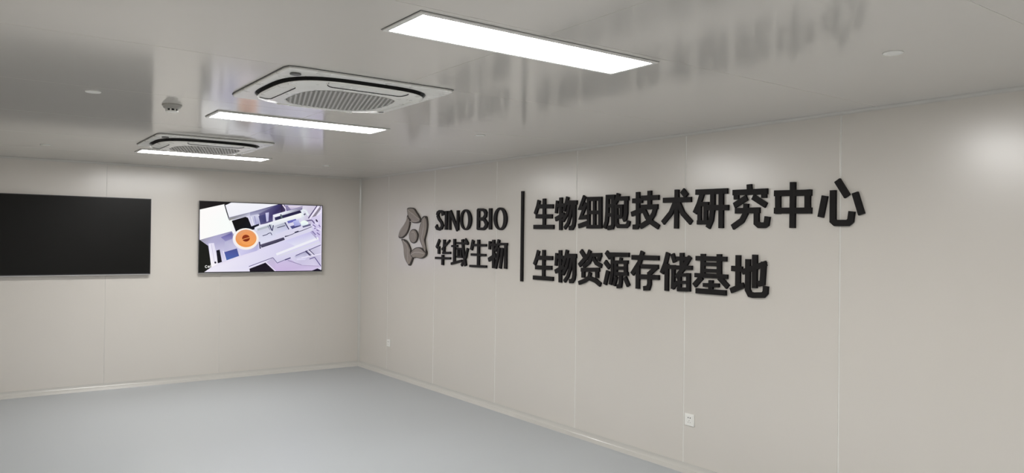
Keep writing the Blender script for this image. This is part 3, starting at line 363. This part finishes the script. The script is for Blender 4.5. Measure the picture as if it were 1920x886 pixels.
# ---------------------------------------------------------------- raised lettering on the right wall
GL, RINGS = [[["sheng","upper",[[[5439,2034],[5455,1983],[5492,1913],[5458,1895],[5420,1968],[5402,2023]],[[5445,1955],[5216,1948],[5215,1986],[5444,1993]],[[5464,1865],[5228,1860],[5227,1898],[5464,1903]],[[5495,1768],[5204,1766],[5204,1804],[5494,1806]],[[5363,2041],[5361,1775],[5323,1775],[5325,2041]]]],["wu","upper",[[[5175,2018],[5189,1906],[5159,1902],[5144,2014]],[[5162,1958],[5063,1959],[5064,1990],[5162,1989]],[[5129,2041],[5128,1756],[5090,1757],[5091,2042]],[[5177,1834],[5056,1876],[5068,1911],[5189,1870]],[[5036,2048],[5051,1999],[5084,1927],[5054,1913],[5019,1986],[5003,2038]],[[5032,1975],[4896,1971],[4894,2009],[5031,2013]],[[4946,2001],[4949,1834],[4956,1804],[4966,1793],[4996,1792],[4995,1754],[4949,1756],[4921,1786],[4911,1830],[4908,2001]],[[5007,1987],[5031,1912],[5092,1844],[5069,1824],[5003,1896],[4978,1978]],[[4966,1985],[4993,1892],[5022,1825],[5067,1782],[5046,1760],[4996,1808],[4964,1882],[4937,1977]]]],["xi","upper",[[[4814,2050],[4881,1926],[4802,1920],[4800,1958],[4826,1957],[4781,2031]],[[4795,1989],[4872,1843],[4765,1847],[4768,1884],[4819,1877],[4762,1970]],[[4869,1770],[4758,1794],[4766,1832],[4877,1807]],[[4765,2027],[4761,1769],[4729,1769],[4733,2027]],[[4626,2026],[4621,1768],[4583,1768],[4588,2027]],[[4766,1997],[4588,1994],[4587,2028],[4765,2032]],[[4769,1767],[4587,1766],[4587,1796],[4768,1798]],[[4691,2015],[4687,1781],[4657,1782],[4661,2016]],[[4747,1887],[4605,1884],[4604,1915],[4747,1917]]]],["bao","upper",[[[4538,2037],[4539,1911],[4546,1829],[4569,1776],[4534,1761],[4509,1819],[4501,1909],[4500,2037]],[[4475,2032],[4471,1805],[4475,1792],[4516,1788],[4513,1752],[4448,1759],[4435,1799],[4439,2033]],[[4537,2006],[4436,2003],[4435,2038],[4537,2040]],[[4517,1937],[4456,1936],[4455,1964],[4517,1965]],[[4516,1861],[4454,1861],[4454,1889],[4516,1890]],[[4410,2050],[4424,2009],[4455,1968],[4426,1946],[4391,1992],[4376,2039]],[[4402,1987],[4277,1985],[4277,2019],[4401,2021]],[[4325,2018],[4326,1886],[4332,1859],[4348,1851],[4330,1817],[4299,1833],[4288,1882],[4287,2018]],[[4422,1928],[4341,1927],[4340,1956],[4422,1957]],[[4373,1940],[4371,1864],[4341,1864],[4342,1941]],[[4417,1844],[4345,1844],[4345,1873],[4417,1873]],[[4432,1950],[4428,1799],[4399,1768],[4298,1767],[4269,1785],[4259,1820],[4290,1829],[4296,1806],[4307,1799],[4385,1800],[4396,1812],[4400,1950]]]],["ji","upper",[[[4198,2047],[4195,1801],[4198,1795],[4229,1795],[4229,1757],[4176,1757],[4156,1791],[4160,2047]],[[4237,1961],[4130,1959],[4129,1997],[4236,1999]],[[4241,1857],[4126,1888],[4136,1925],[4251,1894]],[[4141,1979],[3960,1977],[3959,2015],[4141,2017]],[[4074,2051],[4074,1927],[4036,1927],[4036,2051]],[[4140,1909],[3970,1908],[3969,1946],[4140,1947]],[[4009,1934],[4029,1882],[4068,1835],[4157,1794],[4141,1760],[4044,1804],[3995,1863],[3974,1921]],[[4134,1902],[4093,1836],[4038,1791],[3967,1755],[3950,1789],[4017,1823],[4064,1862],[4102,1923]]]],["shu","upper",[[[3916,1953],[3647,1950],[3647,1988],[3916,1991]],[[3802,2047],[3805,1760],[3767,1760],[3764,2046]],[[3814,1964],[3854,1888],[3931,1817],[3905,1789],[3823,1865],[3781,1947]],[[3785,1937],[3739,1858],[3657,1786],[3632,1814],[3709,1882],[3752,1956]],[[3748,2023],[3707,1980],[3675,2010],[3717,2053]]]],["yan","upper",[[[3607,2000],[3328,1996],[3328,2034],[3606,2038]],[[3566,2014],[3594,1940],[3629,1878],[3596,1860],[3560,1924],[3530,2000]],[[3587,1932],[3585,1787],[3553,1787],[3555,1932]],[[3531,1944],[3532,1787],[3499,1786],[3498,1944]],[[3574,1917],[3491,1914],[3490,1946],[3573,1949]],[[3591,1788],[3489,1787],[3489,1817],[3590,1818]],[[3503,1887],[3319,1882],[3318,1920],[3502,1925]],[[3473,2012],[3473,1892],[3484,1823],[3511,1772],[3478,1754],[3448,1810],[3435,1889],[3435,2012]],[[3401,2018],[3399,1760],[3361,1760],[3363,2018]]]],["jiu","upper",[[[3171,2050],[3168,2006],[3130,2009],[3134,2052]],[[3284,1982],[3010,1979],[3010,2017],[3284,2020]],[[3275,2007],[3274,1953],[3236,1954],[3237,2008]],[[3056,2010],[3055,1956],[3017,1956],[3018,2011]],[[3178,1981],[3280,1930],[3264,1896],[3162,1946]],[[3132,1950],[3029,1890],[3010,1922],[3113,1982]],[[3263,1858],[3067,1857],[3067,1895],[3263,1896]],[[3194,1925],[3198,1863],[3222,1824],[3295,1782],[3276,1749],[3195,1796],[3161,1851],[3156,1922]],[[3112,1885],[3111,1783],[3078,1758],[3025,1758],[2998,1773],[2989,1830],[3027,1836],[3033,1797],[3035,1796],[3065,1796],[3073,1802],[3074,1886]]]],["zhong","upper",[[[2951,1998],[2949,1848],[2911,1848],[2913,1998]],[[2740,1995],[2739,1846],[2701,1846],[2702,1996]],[[2959,1963],[2694,1956],[2693,1994],[2958,2001]],[[2958,1851],[2693,1845],[2692,1883],[2957,1889]],[[2843,2048],[2844,1757],[2806,1757],[2805,2047]]]],["xin","upper",[[[2623,1955],[2650,1825],[2613,1817],[2585,1948]],[[2570,1983],[2570,1790],[2541,1766],[2450,1765],[2421,1787],[2412,1850],[2450,1855],[2456,1808],[2462,1803],[2527,1804],[2532,1808],[2532,1983]],[[2542,2031],[2477,1931],[2443,1953],[2508,2052]],[[2431,1957],[2389,1827],[2353,1839],[2395,1968]]]],["sheng","lower",[[[5437,1578],[5460,1515],[5495,1452],[5462,1433],[5425,1499],[5401,1565]],[[5436,1489],[5217,1490],[5218,1527],[5436,1526]],[[5462,1400],[5226,1403],[5226,1440],[5463,1437]],[[5493,1306],[5204,1306],[5204,1343],[5493,1343]],[[5361,1579],[5361,1323],[5323,1323],[5323,1579]]]],["wu","lower",[[[5176,1555],[5184,1443],[5154,1441],[5146,1553]],[[5161,1505],[5062,1504],[5062,1533],[5160,1535]],[[5130,1580],[5126,1298],[5088,1298],[5092,1581]],[[5171,1373],[5047,1424],[5061,1458],[5185,1407]],[[5034,1587],[5049,1531],[5083,1465],[5052,1450],[5017,1519],[5001,1579]],[[5023,1515],[4895,1516],[4896,1553],[5024,1552]],[[4941,1544],[4941,1378],[4948,1347],[4958,1336],[4986,1334],[4983,1297],[4941,1300],[4914,1329],[4903,1373],[4903,1544]],[[5006,1531],[5032,1449],[5084,1378],[5060,1360],[5005,1435],[4977,1522]],[[4961,1531],[4988,1432],[5020,1364],[5063,1320],[5041,1299],[4995,1346],[4959,1422],[4932,1523]]]],["zi","lower",[[[4854,1568],[4780,1493],[4754,1520],[4827,1594]],[[4802,1525],[4871,1469],[4847,1440],[4779,1496]],[[4741,1592],[4756,1559],[4786,1524],[4761,1502],[4727,1540],[4710,1578]],[[4714,1530],[4582,1534],[4584,1567],[4716,1563]],[[4615,1563],[4636,1508],[4605,1495],[4583,1550]],[[4716,1546],[4746,1500],[4815,1460],[4798,1431],[4722,1475],[4688,1528]],[[4695,1513],[4656,1467],[4587,1442],[4576,1474],[4636,1496],[4669,1535]],[[4832,1403],[4606,1411],[4607,1445],[4833,1436]],[[4825,1432],[4824,1353],[4786,1354],[4787,1432]],[[4653,1438],[4652,1358],[4616,1359],[4617,1438]],[[4735,1405],[4746,1371],[4791,1346],[4866,1322],[4856,1290],[4778,1315],[4717,1348],[4703,1395]],[[4722,1333],[4659,1319],[4600,1288],[4583,1321],[4647,1354],[4714,1369]]]],["yuan","lower",[[[4542,1562],[4493,1514],[4466,1540],[4516,1589]],[[4555,1483],[4500,1434],[4475,1461],[4530,1511]],[[4523,1428],[4556,1315],[4521,1305],[4488,1418]],[[4483,1538],[4268,1539],[4268,1574],[4483,1573]],[[4472,1564],[4469,1416],[4492,1317],[4460,1309],[4437,1413],[4439,1564]],[[4368,1535],[4374,1512],[4348,1506],[4342,1529]],[[4430,1509],[4428,1385],[4398,1386],[4400,1510]],[[4322,1512],[4320,1390],[4286,1391],[4288,1513]],[[4436,1481],[4278,1486],[4278,1514],[4436,1509]],[[4417,1434],[4303,1438],[4304,1466],[4418,1462]],[[4416,1388],[4276,1392],[4277,1422],[4417,1417]],[[4373,1398],[4375,1336],[4378,1322],[4402,1319],[4397,1286],[4350,1293],[4341,1332],[4339,1397]],[[4421,1385],[4447,1312],[4419,1302],[4393,1375]],[[4326,1371],[4284,1303],[4255,1320],[4297,1389]]]],["cun","lower",[[[4238,1520],[3953,1521],[3953,1558],[4238,1557]],[[4140,1593],[4171,1510],[4247,1419],[4218,1395],[4138,1491],[4105,1579]],[[4189,1477],[4190,1297],[4152,1297],[4151,1477]],[[4135,1454],[3959,1457],[3959,1490],[4135,1488]],[[3991,1481],[4062,1430],[4042,1403],[3972,1453]],[[4068,1430],[4067,1342],[4073,1326],[4110,1321],[4106,1285],[4047,1291],[4029,1335],[4030,1431]],[[4146,1373],[3949,1375],[3949,1412],[4147,1410]]]],["chu","lower",[[[3880,1587],[3905,1506],[3940,1435],[3907,1419],[3872,1493],[3846,1576]],[[3892,1500],[3892,1298],[3856,1298],[3856,1500]],[[3837,1567],[3812,1507],[3781,1520],[3806,1580]],[[3855,1462],[3791,1463],[3791,1493],[3856,1492]],[[3825,1484],[3827,1351],[3828,1316],[3796,1315],[3795,1351],[3793,1484]],[[3808,1311],[3759,1355],[3780,1377],[3828,1333]],[[3783,1525],[3681,1525],[3681,1556],[3783,1556]],[[3747,1583],[3746,1473],[3710,1474],[3711,1584]],[[3805,1459],[3632,1461],[3633,1493],[3806,1490]],[[3667,1566],[3727,1481],[3791,1413],[3766,1390],[3701,1459],[3639,1547]],[[3766,1424],[3765,1303],[3732,1303],[3734,1425]],[[3683,1439],[3681,1306],[3647,1307],[3648,1439]],[[3752,1407],[3649,1414],[3651,1439],[3754,1433]],[[3746,1356],[3667,1360],[3668,1383],[3747,1379]],[[3768,1301],[3648,1306],[3650,1335],[3769,1330]]]],["ji_base","lower",[[[3599,1531],[3330,1531],[3330,1564],[3599,1564]],[[3554,1580],[3556,1428],[3518,1427],[3516,1580]],[[3413,1580],[3411,1429],[3373,1430],[3375,1581]],[[3535,1495],[3393,1496],[3393,1522],[3535,1521]],[[3534,1449],[3393,1451],[3393,1477],[3535,1475]],[[3607,1411],[3321,1411],[3321,1442],[3607,1442]],[[3558,1428],[3625,1365],[3599,1337],[3532,1401]],[[3404,1405],[3329,1343],[3306,1370],[3381,1433]],[[3530,1347],[3391,1351],[3392,1378],[3531,1374]],[[3480,1397],[3482,1319],[3446,1319],[3444,1397]],[[3595,1297],[3332,1297],[3332,1334],[3595,1334]]]],["di","lower",[[[3290,1467],[3201,1464],[3200,1501],[3289,1504]],[[3254,1577],[3255,1359],[3217,1359],[3216,1577]],[[3287,1316],[3180,1360],[3195,1394],[3301,1350]],[[3175,1552],[3176,1342],[3150,1301],[3116,1296],[3028,1302],[3000,1329],[2997,1378],[3035,1380],[3037,1346],[3044,1338],[3114,1333],[3128,1335],[3138,1353],[3137,1552]],[[3121,1583],[3121,1362],[3083,1362],[3083,1583]],[[3195,1447],[3010,1512],[3021,1545],[3206,1481]],[[3052,1539],[3060,1414],[3081,1409],[3072,1373],[3024,1384],[3014,1536]]]],["hua","company",[[[7192,1671],[7255,1583],[7227,1563],[7164,1651]],[[7210,1590],[7209,1506],[7169,1506],[7170,1590]],[[6967,1665],[7131,1565],[7121,1547],[6956,1647]],[[7095,1665],[7102,1521],[7063,1519],[7055,1663]],[[7107,1506],[6944,1510],[6944,1535],[7108,1531]],[[7264,1448],[6944,1451],[6944,1475],[7264,1473]],[[7125,1499],[7126,1387],[7086,1386],[7085,1499]]]],["yu","company",[[[6926,1584],[6803,1586],[6803,1609],[6926,1606]],[[6886,1672],[6886,1428],[6846,1428],[6846,1672]],[[6928,1394],[6713,1432],[6717,1457],[6932,1420]],[[6821,1617],[6597,1612],[6597,1635],[6820,1640]],[[6728,1665],[6709,1556],[6660,1387],[6624,1398],[6672,1565],[6691,1671]],[[6620,1580],[6648,1494],[6733,1402],[6714,1384],[6624,1479],[6591,1570]],[[6666,1657],[6613,1609],[6593,1632],[6646,1680]],[[6810,1574],[6808,1481],[6776,1481],[6778,1575]],[[6752,1575],[6750,1482],[6718,1483],[6720,1575]],[[6819,1559],[6711,1558],[6711,1579],[6819,1580]],[[6817,1473],[6709,1474],[6709,1495],[6817,1494]]]],["sheng","company",[[[6524,1667],[6558,1567],[6518,1554],[6484,1654]],[[6499,1598],[6264,1598],[6264,1623],[6499,1623]],[[6542,1501],[6271,1500],[6271,1524],[6542,1526]],[[6566,1383],[6257,1386],[6257,1410],[6566,1407]],[[6425,1667],[6425,1396],[6385,1396],[6385,1667]]]],["wu","company",[[[6218,1653],[6223,1571],[6190,1569],[6184,1650]],[[6202,1604],[6089,1605],[6089,1629],[6202,1628]],[[6157,1666],[6155,1386],[6115,1387],[6117,1667]],[[6214,1448],[6087,1497],[6102,1535],[6229,1486]],[[6062,1672],[6077,1625],[6115,1566],[6089,1548],[6047,1610],[6029,1662]],[[6068,1613],[5904,1613],[5904,1637],[6068,1638]],[[5950,1633],[5952,1389],[5912,1388],[5910,1633]],[[6056,1595],[6082,1489],[6115,1393],[6083,1382],[6048,1479],[6021,1587]],[[5999,1591],[6018,1488],[6038,1392],[6003,1385],[5983,1482],[5964,1584]]]],["S","latin",[[[7080,1936],[7093,1971],[7144,1985],[7191,1987],[7238,1971],[7254,1938],[7199,1920],[7198,1938],[7184,1957],[7151,1956],[7136,1937],[7137,1922]],[[7245,1922],[7213,1878],[7150,1836],[7130,1864],[7184,1906],[7208,1946]],[[7161,1844],[7149,1818],[7160,1795],[7126,1773],[7094,1818],[7127,1865]],[[7140,1811],[7184,1789],[7221,1804],[7236,1832],[7275,1802],[7243,1770],[7181,1761],[7128,1780]]]],["I","latin",[[[7065,1973],[7067,1770],[7021,1770],[7019,1973]]]],["N","latin",[[[6990,1973],[6986,1768],[6945,1768],[6948,1973]],[[6977,1956],[6825,1751],[6791,1777],[6943,1981]],[[6824,1973],[6825,1764],[6786,1764],[6785,1973]]]],["B","latin",[[[6438,1975],[6438,1770],[6392,1770],[6392,1975]],[[6427,1957],[6338,1954],[6303,1941],[6294,1970],[6334,1981],[6426,1983]],[[6318,1948],[6305,1928],[6304,1917],[6324,1898],[6306,1872],[6267,1894],[6258,1941],[6290,1972]],[[6305,1904],[6336,1892],[6387,1891],[6387,1865],[6332,1864],[6296,1874]],[[6387,1860],[6322,1854],[6299,1842],[6286,1873],[6315,1883],[6386,1886]],[[6312,1849],[6291,1822],[6291,1813],[6311,1793],[6293,1768],[6254,1789],[6243,1838],[6288,1874]],[[6297,1802],[6319,1789],[6422,1789],[6423,1763],[6314,1761],[6284,1771]]]],["I","latin",[[[6222,1978],[6221,1767],[6175,1767],[6176,1978]]]]],[[[[6538,1870],[6540,1849],[6546,1829],[6555,1810],[6569,1794],[6585,1781],[6603,1771],[6624,1765],[6645,1763],[6667,1765],[6688,1772],[6708,1782],[6725,1796],[6739,1812],[6750,1831],[6757,1852],[6760,1873],[6758,1895],[6752,1915],[6742,1934],[6728,1950],[6712,1963],[6693,1973],[6672,1979],[6650,1980],[6629,1977],[6608,1971],[6589,1960],[6572,1946],[6558,1930],[6548,1911],[6541,1891]],[[6598,1870],[6599,1852],[6602,1836],[6607,1820],[6614,1807],[6622,1796],[6632,1787],[6643,1782],[6654,1781],[6665,1782],[6676,1788],[6686,1796],[6695,1807],[6703,1821],[6709,1837],[6712,1854],[6714,1872],[6713,1890],[6710,1906],[6705,1922],[6698,1936],[6690,1947],[6680,1955],[6669,1960],[6658,1961],[6647,1959],[6636,1954],[6626,1945],[6617,1934],[6609,1920],[6603,1904],[6600,1887]]],[[[5914,1869],[5916,1848],[5922,1827],[5931,1808],[5945,1792],[5961,1779],[5980,1769],[6001,1762],[6023,1760],[6045,1763],[6066,1769],[6086,1779],[6104,1793],[6118,1810],[6129,1830],[6136,1851],[6139,1873],[6137,1895],[6131,1915],[6121,1934],[6107,1951],[6090,1964],[6070,1974],[6049,1980],[6027,1981],[6005,1978],[5984,1972],[5965,1961],[5948,1947],[5934,1930],[5923,1911],[5917,1890]],[[5970,1869],[5971,1851],[5974,1834],[5979,1818],[5986,1804],[5995,1793],[6005,1785],[6016,1780],[6028,1778],[6040,1780],[6051,1785],[6062,1794],[6072,1805],[6079,1819],[6085,1835],[6089,1853],[6091,1871],[6090,1889],[6087,1906],[6082,1922],[6074,1936],[6065,1947],[6055,1955],[6044,1960],[6032,1961],[6020,1959],[6009,1954],[5998,1945],[5989,1934],[5981,1920],[5975,1904],[5971,1886]]]]]
TH = 0.018
def stroke(bm, pts, d, y0, z0):
    n = len(pts)//2
    L = pts[:n]; R = pts[n:][::-1]
    f = [[bm.verts.new((-x, p[0]/1000-y0, p[1]/1000-z0)) for p in s] for x in (d, 0.0004) for s in (L, R)]
    Lf, Rf, Lb, Rb = f
    for i in range(n-1):
        bm.faces.new((Lf[i], Lf[i+1], Rf[i+1], Rf[i])); bm.faces.new((Lb[i], Rb[i], Rb[i+1], Lb[i+1]))
        for a in (bm.faces.new((Lf[i], Lb[i], Lb[i+1], Lf[i+1])), bm.faces.new((Rf[i], Rf[i+1], Rb[i+1], Rb[i]))): a.material_index = 1
    bm.faces.new((Lf[0], Rf[0], Rb[0], Lb[0])).material_index = 1; bm.faces.new((Lf[-1], Lb[-1], Rb[-1], Rf[-1])).material_index = 1
ORD = ['first', 'second', 'third', 'fourth', 'fifth', 'sixth', 'seventh', 'eighth', 'ninth', 'tenth']
CH = {'upper': '生物细胞技术研究中心', 'lower': '生物资源存储基地', 'company': '华域生物'}
GROUP = {'upper': 'raised characters of the upper sign line', 'lower': 'raised characters of the lower sign line',
         'company': 'raised characters under the latin word', 'latin': 'raised latin letters beside the emblem'}
LAT = {'S': 'black raised letter S, first of the latin letters beside the emblem', 'N': 'black raised letter N, third of the latin letters',
       'B': 'black raised letter B, starting the second latin word'}
cnt = {}
n_i = 0
for ch, row, strokes in GL:
    k = cnt.get(row, 0); cnt[row] = k+1
    yy = [p[0]/1000 for s in strokes for p in s]; zz = [p[1]/1000 for s in strokes for p in s]
    y0 = (min(yy)+max(yy))/2; z0 = min(zz)
    bm = bmesh.new()
    for i, s in enumerate(strokes): stroke(bm, s, TH + 0.00015*i, y0, z0)
    latin = row == 'latin'
    o = link('raised_letter' if latin else 'raised_character', bm, [M['letter'], M['letter_side']], loc=(XW, y0, z0))
    if latin:
        if ch == 'I':
            n_i += 1; lab = 'black raised letter I between S and N on the wall' if n_i == 1 else 'black raised letter I between B and the last O'
        else: lab = LAT[ch]
        tag(o, lab, 'letter', GROUP[row])
    else:
        c = CH[row][k]
        where = {'upper': 'in the upper sign line, right of the divider', 'lower': 'in the lower sign line, right of the divider', 'company': 'in the short line under the latin letters'}[row]
        tag(o, 'black raised character %s, %s %s' % (c, ORD[k], where), 'character', GROUP[row])
for k, (ou, inn) in enumerate(RINGS):
    y0 = sum(p[0] for p in ou)/len(ou)/1000; z0 = min(p[1] for p in ou)/1000
    bm = bmesh.new(); N = len(ou)
    V = [[bm.verts.new((-d, p[0]/1000-y0, p[1]/1000-z0)) for p in r] for r, d in ((ou, TH), (inn, TH), (ou, 0.0004), (inn, 0.0004))]
    for i in range(N):
        j = (i+1) % N
        bm.faces.new((V[0][i], V[0][j], V[1][j], V[1][i])); bm.faces.new((V[2][i], V[3][i], V[3][j], V[2][j]))
        bm.faces.new((V[0][i], V[2][i], V[2][j], V[0][j])).material_index = 1; bm.faces.new((V[1][i], V[1][j], V[3][j], V[3][i])).material_index = 1
    o = link('raised_letter', bm, [M['letter'], M['letter_side']], loc=(XW, y0, z0))
    tag(o, ['black raised letter O ending the first latin word', 'black raised letter O at the end of the second latin word'][k], 'letter', GROUP['latin'])
o = link('sign_divider', BX(-0.020, -0.0004, -0.0150, 0.0150, 0, 0.843), M['letter'], loc=(XW, 5.670, 1.280))
tag(o, 'tall thin black bar dividing the emblem side from the long lettering', 'divider bar')

# emblem: five curved petals round an oval disc
LOGO = {"a":[[7922,2022],[7903,2031],[7847,2034],[7780,2027],[7741,2014],[7706,1983],[7657,1949],[7618,1911],[7578,1887],[7598,1867],[7636,1856],[7702,1848],[7776,1853],[7819,1870],[7836,1896],[7876,1916],[7904,1950],[7917,1988]],"b":[[7916,1955],[7890,1926],[7848,1899],[7854,1844],[7876,1792],[7911,1745],[7964,1706],[8034,1679],[8085,1671],[8127,1680],[8138,1697],[8122,1740],[8094,1774],[8038,1813],[7988,1846],[7943,1884],[7923,1917]],"c":[[8065,1668],[7993,1663],[7932,1646],[7881,1611],[7847,1574],[7822,1541],[7833,1503],[7809,1475],[7765,1449],[7792,1409],[7822,1371],[7841,1355],[7875,1357],[7901,1378],[7942,1410],[7977,1447],[7993,1490],[7998,1548],[8016,1600],[8043,1639]],"d":[[7833,1498],[7810,1517],[7768,1546],[7705,1568],[7628,1574],[7572,1565],[7534,1550],[7496,1528],[7446,1515],[7464,1482],[7513,1456],[7578,1443],[7635,1449],[7692,1456],[7765,1446],[7809,1465]],"e":[[7580,1887],[7567,1910],[7534,1928],[7494,1930],[7464,1920],[7448,1876],[7440,1830],[7446,1784],[7465,1730],[7491,1684],[7505,1638],[7500,1592],[7478,1551],[7446,1515],[7496,1528],[7534,1555],[7559,1591],[7598,1637],[7626,1683],[7642,1739],[7628,1786],[7607,1832],[7579,1861]],"f":[[7662,1699],[7667,1674],[7682,1651],[7704,1633],[7733,1621],[7764,1616],[7797,1621],[7827,1632],[7851,1651],[7867,1673],[7872,1699],[7869,1726],[7853,1748],[7830,1767],[7801,1778],[7768,1782],[7737,1778],[7708,1767],[7684,1748],[7668,1725]]}
VEIN = {"a":[[[7890,2005],[7824,1975],[7706,1928],[7610,1886],[7607,1893],[7703,1935],[7821,1982],[7886,2012]],[[7835,1867],[7776,1870],[7703,1865],[7617,1870],[7617,1877],[7703,1872],[7776,1877],[7835,1874]]],"b":[[[7896,1922],[7971,1853],[8064,1767],[8104,1699],[8097,1695],[8058,1762],[7965,1847],[7891,1916]]],"c":[[[8015,1652],[7914,1598],[7878,1539],[7892,1454],[7874,1373],[7865,1375],[7883,1454],[7869,1541],[7908,1605],[8011,1659]]],"d":[[[7798,1479],[7712,1511],[7608,1513],[7496,1501],[7495,1508],[7608,1520],[7713,1518],[7801,1486]]],"e":[[[7505,1918],[7513,1804],[7561,1693],[7533,1589],[7475,1527],[7469,1533],[7526,1594],[7552,1692],[7504,1802],[7496,1918]]],"f":[[[7796,1741],[7740,1743],[7707,1710],[7717,1665],[7709,1663],[7698,1713],[7737,1751],[7797,1748]]]}
t = empty('wall_emblem', (XW, 7.77, 1.356)); tag(t, 'taupe metal emblem of five twisting petals round an oval disc, left of the letters', 'emblem')
def inset(poly, q):
    c = Vector((sum(p[0] for p in poly)/len(poly), sum(p[1] for p in poly)/len(poly)))
    return [tuple(Vector(p)*(1-q) + c*q) for p in poly]
def smooth_poly(poly, it=1):
    for _ in range(it):
        o = []
        for i in range(len(poly)):
            a, b = poly[i], poly[(i+1) % len(poly)]
            o.append((a[0]*.8+b[0]*.2, a[1]*.8+b[1]*.2)); o.append((a[0]*.2+b[0]*.8, a[1]*.2+b[1]*.8))
        poly = o
    return poly
for key, pl in LOGO.items():
    pl = smooth_poly([(p[0]/1000-7.77, p[1]/1000-1.356) for p in pl])
    dz = {'a': 0.004, 'b': 0.0, 'c': 0.001, 'd': 0.005, 'e': 0.0025, 'f': 0.0}[key]
    rings = [[(-0.0004, p[0], p[1]) for p in pl], [(-0.014-dz, p[0], p[1]) for p in pl]]
    bm = loft(bmesh.new(), rings, cap1=False, mi=1)
    top = [[(-0.014-dz, p[0], p[1]) for p in pl], [(-0.0175-dz, p[0], p[1]) for p in inset(pl, 0.12)], [(-0.0165-dz, p[0], p[1]) for p in inset(pl, 0.20)], [(-0.0215-dz, p[0], p[1]) for p in inset(pl, 0.60)]]
    vr = [[bm.verts.new(p) for p in r] for r in top]; n = len(pl)
    for q, (a, b) in enumerate(zip(vr, vr[1:])):
        for i in range(n):
            bm.faces.new((a[i], a[(i+1) % n], b[(i+1) % n], b[i])).material_index = (1 if q == 0 else 0)
    bm.faces.new(vr[-1])
    o = link('centre_disc' if key == 'f' else 'petal', bm, [M['petal'], M['petal_edge'], M['petal_light']], t)
    for s in VEIN[key]:
        bm = bmesh.new(); h = len(s)//2; A = s[:h]; B = s[h:][::-1]
        vs = [[bm.verts.new((-x, p[0]/1000-7.77, p[1]/1000-1.356)) for p in q] for x in (0.0222+dz, 0.016+dz) for q in (A, B)]
        for i in range(h-1):
            for u, v in ((0, 1), (2, 3), (0, 2), (1, 3)): bm.faces.new((vs[u][i], vs[u][i+1], vs[v][i+1], vs[v][i]))
        for i in (0, -1): bm.faces.new((vs[0][i], vs[1][i], vs[3][i], vs[2][i]))
        link('vein', bm, M['petal_light'], o)
